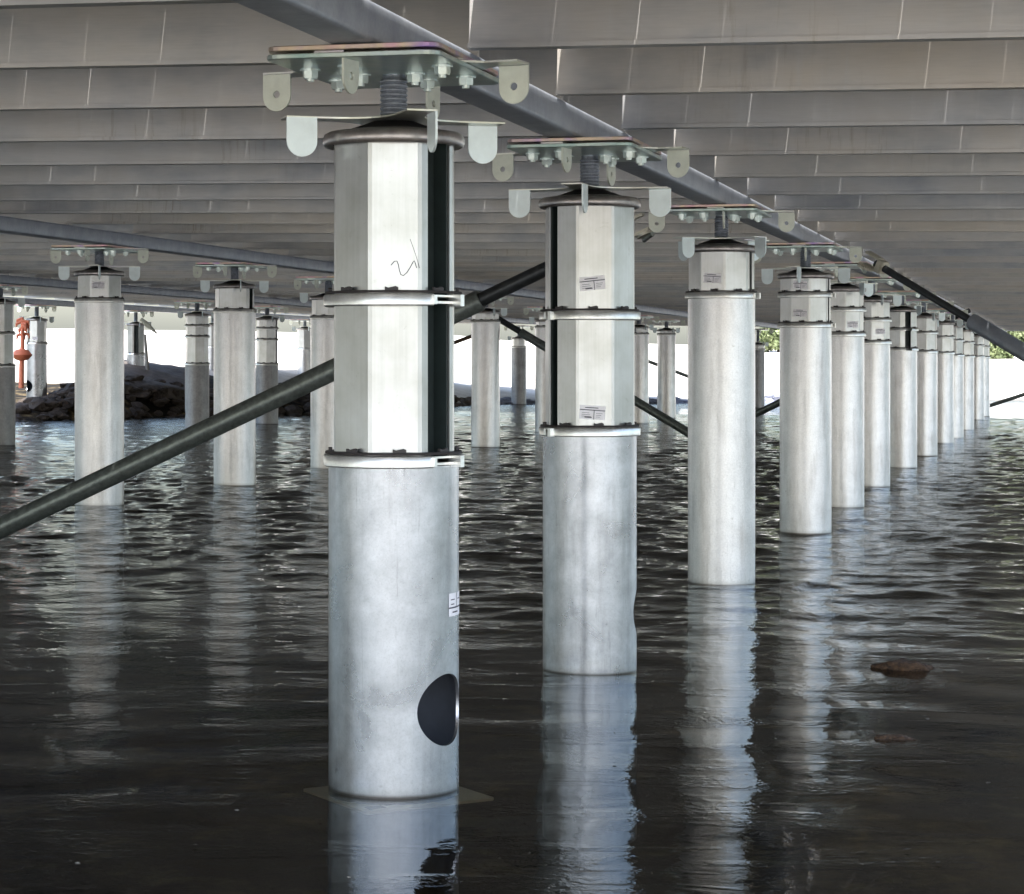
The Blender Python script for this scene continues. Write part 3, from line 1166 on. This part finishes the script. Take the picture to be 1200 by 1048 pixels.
LR = 'piles of the second row'
pile(*at(116.5, 592), 'mottled pile near the left edge with a small label under its spider plate', [.325], rad=.168, rot=-12, group=LR, a_lo=2, a_up=-12,
     stickers=[(0, 0, .42, .55, 0)], top_shift=.01)
pile(*at(275, 568.5), 'mottled pile behind the lower end of the long brace, left of the foreground pile', [.315], rad=.168, rot=0, slot=(1, .35, .8), group=LR, a_lo=10, a_up=-14, top_shift=.01)
pile(*at(385, 549), 'pile of the second row mostly hidden behind the foreground pile', [.33], rad=.168, rot=5, group=LR, a_lo=14)
pile(*at(569, 524), 'pale pile seen in the gap between the foreground pile and the second one', [.40], rad=.168, rot=0, group=LR, detail=1)
pile(*at(641, 507), 'pile whose left edge shows beside the second pile', [.42], rad=.168, rot=0, group=LR, detail=1)
pile(*at(748.5, 496), 'left one of the two slim piles between the second and third near piles', [.40], rad=.168, rot=-10, slot=(7, .2, .7), group=LR, detail=1)
pile(*at(781, 490), 'right one of the two slim piles between the second and third near piles', [.44], rad=.168, rot=0, group=LR, detail=1)
FR = 'piles of the third row'
pile(*at(0, 522), 'pile cut by the left edge of the picture, dull tube under white octagonal sections', [-.19, .17], rad=.168, rot=-15, tubemat='tube_dull', group=FR, detail=1)
pile(*at(231, 503), 'dull grey pile with three stacked octagonal sections, standing in front of the grey slab', [-.17, .21, .36], rad=.168, rot=0, tubemat='tube_dull', group=FR,
     hole=(268, .22, .08), detail=1)
pile(*at(313, 497), 'dull grey pile just right of the pile behind the brace, dark stain at its foot', [-.17, .20, .37], rad=.168, rot=5, tubemat='tube_dull', group=FR, detail=1, slot=(1, .4, .8))
pile(*at(608, 474), 'slim grey pile with long spindle standing on blue-grey stones in the middle distance', [.22], rad=.168, rot=0, tubemat='tube_dull', group=FR, detail=0, cap=.42)
GR = 'piles of the outer row'
def gpile(px, D, *a, **k):
    p = ray(px, 420, D=D)
    return pile(p.x, D, *a, group=GR, **k)
gpile(44, 36.5, 'pile standing on the dark rocks at far left, small black hole in its side', [.10], rad=.16, rot=-30, tubemat='tube_smooth', hole=(312, .50, .095), detail=1, cap=.48, slot=(7, .45, .85), stickers=[(0, 0, .7, .2, 0)])
gpile(160, 40.3, 'pile on top of the grey slab at left, dark channel facing the water', [-.05], rad=.16, rot=-16, tubemat='tube_smooth', detail=1, slot=(0, .3, .95), cap=.47)
gpile(250, 43.9, 'thin pile peeping out behind the pile with three stacked sections', [.1], rad=.16, detail=0, tubemat='tube_smooth')
gpile(358, 47.7, 'outer pile hidden beside the second-row pile, left of the foreground pile', [.1], rad=.16, detail=0)
p = ray(889, 420, D=52)
pile(p.x, 52, 'short blotchy pile between the third and fourth near piles', [.24], rad=.15, rot=0, tubemat='tube_dull', group=LR, detail=0, cap=.36, base=-.4)

# ------------------------------------------------------------------ piles of the right row lie outside the picture but carry the right girder
# ------------------------------------------------------------------ diagonal braces
def brace(A, B, label, r_out, r_in, sleeve_from, coupler=True, mat='brace'):
    A, B = Vector(A), Vector(B)
    root = bpy.data.objects.new('diagonal_brace', None)
    COL.objects.link(root)
    root.location = A
    tag(root, label, 'brace', 'diagonal braces')
    d = (B - A)
    L = d.length
    u = d.normalized()
    obj('inner_tube', tube_mesh('inner_tube', [u * .06, u * (L * sleeve_from + .05)], r_in, 'brace_inner', 24), root)
    s0 = L * sleeve_from
    obj('outer_tube', tube_mesh('outer_tube', [u * s0, u * (s0 + .01), u * L], [r_out * .92, r_out, r_out], mat, 32), root)
    if coupler:
        side = u.cross(Vector((0, 1, 0))).normalized()
        q = u.to_track_quat('Z', 'Y').to_matrix().to_4x4()
        parts = []
        # fork body, cheeks and eye
        fk = bpy.data.objects.new('coupler', None)
        body = []
        body.append(box_vf(-.040, .040, -.040, .040, .085, .135))
        body.append(box_vf(-.036, .036, -.046, -.032, -.030, .09))
        body.append(box_vf(-.036, .036, .032, .046, -.030, .09))
        V, F = join_vf(body)
        me = mesh('coupler', V, F, 'coupler')
        bm = bmesh.new()
        bm.from_mesh(me)
        bmesh.ops.bevel(bm, geom=bm.edges[:], offset=.006, segments=2, affect='EDGES')
        bm.to_mesh(me)
        bm.free()
        c = obj('coupler', me, root)
        c.matrix_local = q
        obj('coupler_bolt', tube_mesh('coupler_bolt', [(-.03, -.075, .03), (.012, -.070, -.03)], .013, 'nut', 12), c)
        obj('coupler_disc', tube_mesh('coupler_disc', [(0, -.062, 0), (0, -.047, 0)], .052, 'coupler', 20), c)
    return root

A = ray(752, 262, D=11.28)
B = ray(-330, 776, D=12.5)
brace(A, B, 'long dark green-grey brace crossing the left half, passing behind both front piles', .054, .036, .16)
A = ray(1018, 304, D=14.55)
B = ray(1420, 545, D=12.9)
brace(A, B, 'dark brace at the right edge, thin inner tube sliding into a thicker grey sleeve', .050, .023, .325, mat='girder')
A = ray(556, 357, D=27.6)
B = ray(905, 566, D=26.6)
brace(A, B, 'dark brace running down from the pale middle pile behind the second pile', .052, .036, .16, False)
A = ray(1140, 362, D=34)
B = ray(868, 494, D=36.5)
brace(A, B, 'short visible piece of dark brace in the gap between the third and fourth near piles', .055, .036, .12, False)
A = ray(1330, 420, D=50)
B = ray(1140, 482, D=52)
brace(A, B, 'thin grey brace rising out of the water at the far right', .042, .03, .02, False)
A = ray(700, 401, D=44)
B = ray(872, 466, D=48)
brace(A, B, 'very thin dark brace far behind the two slim piles', .034, .03, .05, False)
A = ray(572, 387, D=44)
B = ray(440, 436, D=42)
brace(A, B, 'thin reddish brace between the foreground pile and the pale middle pile', .036, .03, .05, False, 'rock_brown')

# ------------------------------------------------------------------ small marks and fittings on the foreground pile
def scratch(parent, pts, r, name='scratch'):
    obj(name, tube_mesh(name, pts, r, 'ink', 6), parent)
s = [c for c in p1.children if c.name.startswith('octagonal_section')][1]
fa = R(-18.5 + 22.5)
A = Vector((math.sin(R(-18.5)), -math.cos(R(-18.5)), 0)) * OCT_R
B = Vector((math.sin(R(26.5)), -math.cos(R(26.5)), 0)) * OCT_R
N = ((A + B) / 2).normalized()
def onf(t, z):
    return A + (B - A) * t + N * .0003 + Vector((0, 0, z))
scratch(s, [onf(.42 + .03 * math.sin(k * .9) + .045 * k, .07 + .018 * math.sin(k * .75 + .4)) for k in range(13)], .0011)
scratch(s, [onf(.80, .14), onf(.86, .12), onf(.93, .095), onf(.99, .07)], .0006)
lb = [c for c in p1.children if c.name.startswith('spider_plate')][0]

# pale square base plate just under the surface, at the foot of the foreground pile
bp_ = plate('base_plate', rounded_rect(.175, .175, .01), [], -.006, 0, 'white_paper', 0)
o = obj('base_plate', bp_, p1, (0.01, -.01, -.014), (0, 0, R(31)))
o2 = obj('print', mesh('print', *join_vf([box_vf(-.155, -.11, -.15, -.12, .0005, .001), box_vf(-.10, -.04, -.13, -.12, .0005, .001), box_vf(.09, .15, -.04, -.02, .0005, .001)]), 'ink'), o)

# ------------------------------------------------------------------ rocks
def rock_mesh(seed, mat, sub=3, sq=(1, 1, .6)):
    bm = bmesh.new()
    bmesh.ops.create_icosphere(bm, subdivisions=sub, radius=1)
    off = Vector((seed * 7.3, seed * 3.1, seed * 1.7))
    for v in bm.verts:
        n = noise.noise(v.co * 1.1 + off) * .42 + noise.noise(v.co * 2.6 + off) * .24 + noise.noise(v.co * 6 + off) * .13
        v.co = Vector((v.co.x * sq[0], v.co.y * sq[1], v.co.z * sq[2])) * (1 + n)
    me = bpy.data.meshes.new('rock')
    bm.to_mesh(me)
    bm.free()
    me.materials.append(M[mat])
    me.polygons.foreach_set('use_smooth', [sub > 2] * len(me.polygons))
    return me

p = ray(1068, 784, z=0.0)
obj('rock', rock_mesh(3, 'rock_brown', 4, (1, .8, .55)), None, (p.x, p.y + .03, -.026), None, 'brown weedy rock breaking the water surface at right', 'rock').scale = (.12, .11, .10)
p = ray(1048, 867, z=0.0)
obj('rock', rock_mesh(5, 'rock_brown', 4, (1.3, .8, .4)), None, (p.x, p.y + .02, -.010), None, 'small flat brown stone awash below the larger rock at right', 'rock').scale = (.05, .045, .045)

rr = random.Random(11)
shapes = [rock_mesh(20 + k, 'rock_dark', 2) for k in range(7)]
shapes_b = [rock_mesh(40 + k, 'rock_blue', 2) for k in range(5)]
def shore_rock(px, D_off, size, shp, label, group):
    X = (px - 600) / 2700
    # follow the ray to the shoreline
    D = 45.0
    for _ in range(30):
        D = .5 * D + .5 * (np.interp(X * D, sh_x, sh_y) + D_off)
    x = X * D
    zz = float(ground_h(x, D))
    o = obj('rock', rr.choice(shp), None, (x, D, zz + size * .12), (rr.uniform(-.3, .3), rr.uniform(-.3, .3), rr.uniform(0, 6.28)), label, 'rock', group)
    o.scale = (size * rr.uniform(.85, 1.3), size * rr.uniform(.8, 1.2), size * rr.uniform(.7, 1.1))
    return o
def win(x0, x1, n, off, size, label, group, shp=None):
    for k in range(n):
        shore_rock(rr.uniform(x0, x1), rr.uniform(*off), rr.uniform(*size), shp or shapes, label, group)
win(16, 92, 64, (-.2, 2.6), (.06, .18), 'dark brown boulder in the shore edge by the orange marker', 'boulders by the orange marker')
win(140, 220, 60, (-.2, 2.4), (.06, .17), 'dark boulder in the shore edge below the sloping grey slab', 'boulders below the grey slab')
win(242, 254, 6, (-.2, 1.5), (.10, .2), 'dark boulder showing between two grey piles left of the foreground pile', 'boulders between the grey piles')
win(300, 372, 40, (-.2, 3.0), (.09, .22), 'dark boulder of the shore just left of the foreground pile, behind the brace', 'boulders left of the foreground pile')
win(525, 556, 12, (-.2, 1.0), (.10, .22), 'dark boulder of the shore seen just right of the foreground pile', 'boulders right of the foreground pile')
for k in range(26):
    shore_rock(rr.uniform(585, 625), rr.uniform(-.3, 1.0), rr.uniform(.10, .22), shapes_b, 'blue-grey stone at the foot of the slim pile with the long spindle', 'blue-grey stones in the middle distance')
for k in range(30):
    shore_rock(rr.uniform(735, 812), rr.uniform(-.3, .8), rr.uniform(.10, .20), shapes_b, 'blue-grey stone of the far waterline behind the two slim piles', 'blue-grey stones behind the slim piles')
for k in range(16):
    shore_rock(rr.uniform(880, 915), rr.uniform(-.8, .8), rr.uniform(.12, .24), shapes_b, 'stone under the short blotchy pile between the third and fourth near piles', 'stones under the blotchy pile')

# sloping grey slab on the left bank
def slab():
    tl, tr_ = ray(128, 424, D=40.5), ray(232, 441, D=41.5)
    bl, br_ = ray(130, 456, D=37.4), ray(236, 466, D=39.4)
    nx, ny = 30, 10
    V, F = [], []
    for j in range(ny + 1):
        for i in range(nx + 1):
            a = bl.lerp(br_, i / nx)
            b = tl.lerp(tr_, i / nx)
            p = a.lerp(b, j / ny)
            n = noise.noise(Vector((p.x * 1.2, p.y * 1.2, 0))) * .06 + noise.noise(Vector((p.x * 5, p.y * 5, 3))) * .02
            V.append((p.x, p.y, p.z + n + .09))
    m = nx + 1
    for j in range(ny):
        for i in range(nx):
            F.append((j * m + i, j * m + i + 1, (j + 1) * m + i + 1, (j + 1) * m + i))
    me = mesh('sloping_slab', V, F, 'slab', smooth=True)
    bm = bmesh.new()
    bm.from_mesh(me)
    r = bmesh.ops.extrude_face_region(bm, geom=bm.faces[:])
    for v in [g for g in r['geom'] if isinstance(g, bmesh.types.BMVert)]:
        v.co.z -= .35
    bmesh.ops.recalc_face_normals(bm, faces=bm.faces)
    bm.to_mesh(me)
    bm.free()
    return obj('concrete_slab', me, None, (0, 0, 0), None, 'sloping grey slab on top of the dark rocks at left', 'slab')
slab()

# orange marker string hanging beside the left edge
D0 = 35.5
t = ray(26, 372, D=D0)
b = ray(25, 455, D=D0)
root = bpy.data.objects.new('orange_marker', None)
COL.objects.link(root)
root.location = b
tag(root, 'bright orange marker pole with a ball and ragged streamers at the left edge', 'marker')
H = t.z - b.z
obj('pole', tube_mesh('pole', [(0, 0, 0), (.0, 0, H * .3), (.01, 0, H * .7), (.0, 0, H)], [.042, .04, .03, .022], 'orange', 10), root)
obj('ball', lathe('ball', [(0, -.10), (.10, -.075), (.165, 0), (.10, .075), (0, .10)], 'orange', 16, auto=80), root, (0, 0, H * .47))
rs = random.Random(3)
for k in range(16):
    z0 = H * rs.uniform(.66, .97)
    a = rs.uniform(0, 6.28)
    l = rs.uniform(.05, .11)
    obj('streamer', tube_mesh('streamer', [(0, 0, z0 + .03), (math.cos(a) * l, math.sin(a) * l, z0 + rs.uniform(-.02, .03)), (math.cos(a) * l * 1.1, math.sin(a) * l * 1.1, z0 - .06)], [.024, .026, .010], 'orange', 6), root)

# rope barrier and leaning stake on the slab
a, b = ray(120, 424, D=41), ray(238, 430, D=41.5)
pts = [a.lerp(b, k / 10) - Vector((0, 0, .05 * math.sin(math.pi * k / 10))) for k in range(11)]
obj('rope', tube_mesh('rope', pts, .012, 'rope', 6), None, (0, 0, 0), None, 'thin rope strung over the slab behind the left piles', 'rope')
a, b = ray(170, 392, D=40), ray(173, 437, D=40)
obj('stake', tube_mesh('stake', [b, a], [.035, .02], 'rope', 8), None, (0, 0, 0), None, 'thin leaning grey stake beside the pile on the slab', 'stake')
a, b = ray(165, 374, D=39.5), ray(184, 391, D=39.5)
obj('hook_bar', tube_mesh('hook_bar', [a, a.lerp(b, .4), b], [.03, .045, .012], 'lug', 8), None, (0, 0, 0), None, 'short slanting metal rod hanging from the outer deck edge', 'rod')

# ------------------------------------------------------------------ distant trees on the far bank
def tree(X, Y, h, seed, label):
    rt = random.Random(seed)
    z = float(ground_h(X, Y))
    root = bpy.data.objects.new('tree', None)
    COL.objects.link(root)
    root.location = (X, Y, z - .1)
    tag(root, label, 'tree', 'trees on the far bank')
    obj('trunk', tube_mesh('trunk', [(0, 0, 0), (.1, 0, h * .3), (-.05, .1, h * .6), (0, 0, h * .85)], [h * .035, h * .028, h * .018, .04], 'bark', 8), root)
    for k in range(4):
        a = rt.uniform(0, 6.28)
        z0 = h * rt.uniform(.25, .5)
        obj('limb', tube_mesh('limb', [(0, 0, z0), (math.cos(a) * h * .15, math.sin(a) * h * .15, z0 + h * .12), (math.cos(a) * h * .28, math.sin(a) * h * .28, z0 + h * .22)], [h * .018, h * .012, .03], 'bark', 6), root)
    V, F = [], []
    clumps = [(Vector((rt.gauss(0, h * .2), rt.gauss(0, h * .2), h * rt.uniform(.03, .9))), h * rt.uniform(.09, .17)) for _ in range(44)]
    for c, r in clumps:
        for _ in range(170):
            d = Vector((rt.gauss(0, 1), rt.gauss(0, 1), rt.gauss(0, 1))).normalized() * r * rt.uniform(.5, 1.05)
            q = c + d
            s = rt.uniform(.07, .15)
            u = Vector((rt.gauss(0, 1), rt.gauss(0, 1), rt.gauss(0, 1))).normalized() * s
            w = Vector((rt.gauss(0, 1), rt.gauss(0, 1), rt.gauss(0, 1))).normalized() * s * .7
            o = len(V)
            V += [q - u, q + w, q + u, q - w]
            F.append((o, o + 1, o + 2, o + 3))
    obj('crown', mesh('crown', V, F, 'leaf'), root)
tl = [(1168, 118, 2.4, 'leafy tree at the far right edge beyond the deck'), (1196, 126, 2.6, 'tree cut by the right edge of the picture, beyond the deck'),
      (1232, 116, 7, 'tree just outside the right edge'), (912, 122, 2.6, 'pale green tree seen above the short blotchy pile')]
for i, (px, D, h, lab) in enumerate(tl):
    if px > 1205:
        continue
    q = ray(px, 410, D=D)
    tree(q.x, D, h, 60 + i, lab)

# small leaves and flecks floating on the calm water in front
rf = random.Random(9)
V, F = [], []
for _ in range(150):
    x, y_ = rf.uniform(-1.5, 2.4), rf.uniform(4.2, 10.5)
    if abs(x) > .26 * y_:
        continue
    r = rf.uniform(.003, .008)
    a = rf.uniform(0, 3.14)
    o = len(V)
    n = rf.choice((4, 5, 6))
    zc = .0055
    for k in range(n):
        t_ = a + 2 * math.pi * k / n
        V.append((x + math.cos(t_) * r * rf.uniform(.6, 1.2), y_ + math.sin(t_) * r * rf.uniform(.6, 1.2), zc + rf.uniform(-.001, .0015)))
    F.append(tuple(range(o, o + n)))
fl = obj('floating_flecks', mesh('floating_flecks', V, F, 'rope'), None, (0, 0, 0), None, 'tiny leaf flecks floating on the dark water in the foreground', 'debris', None, 'stuff')
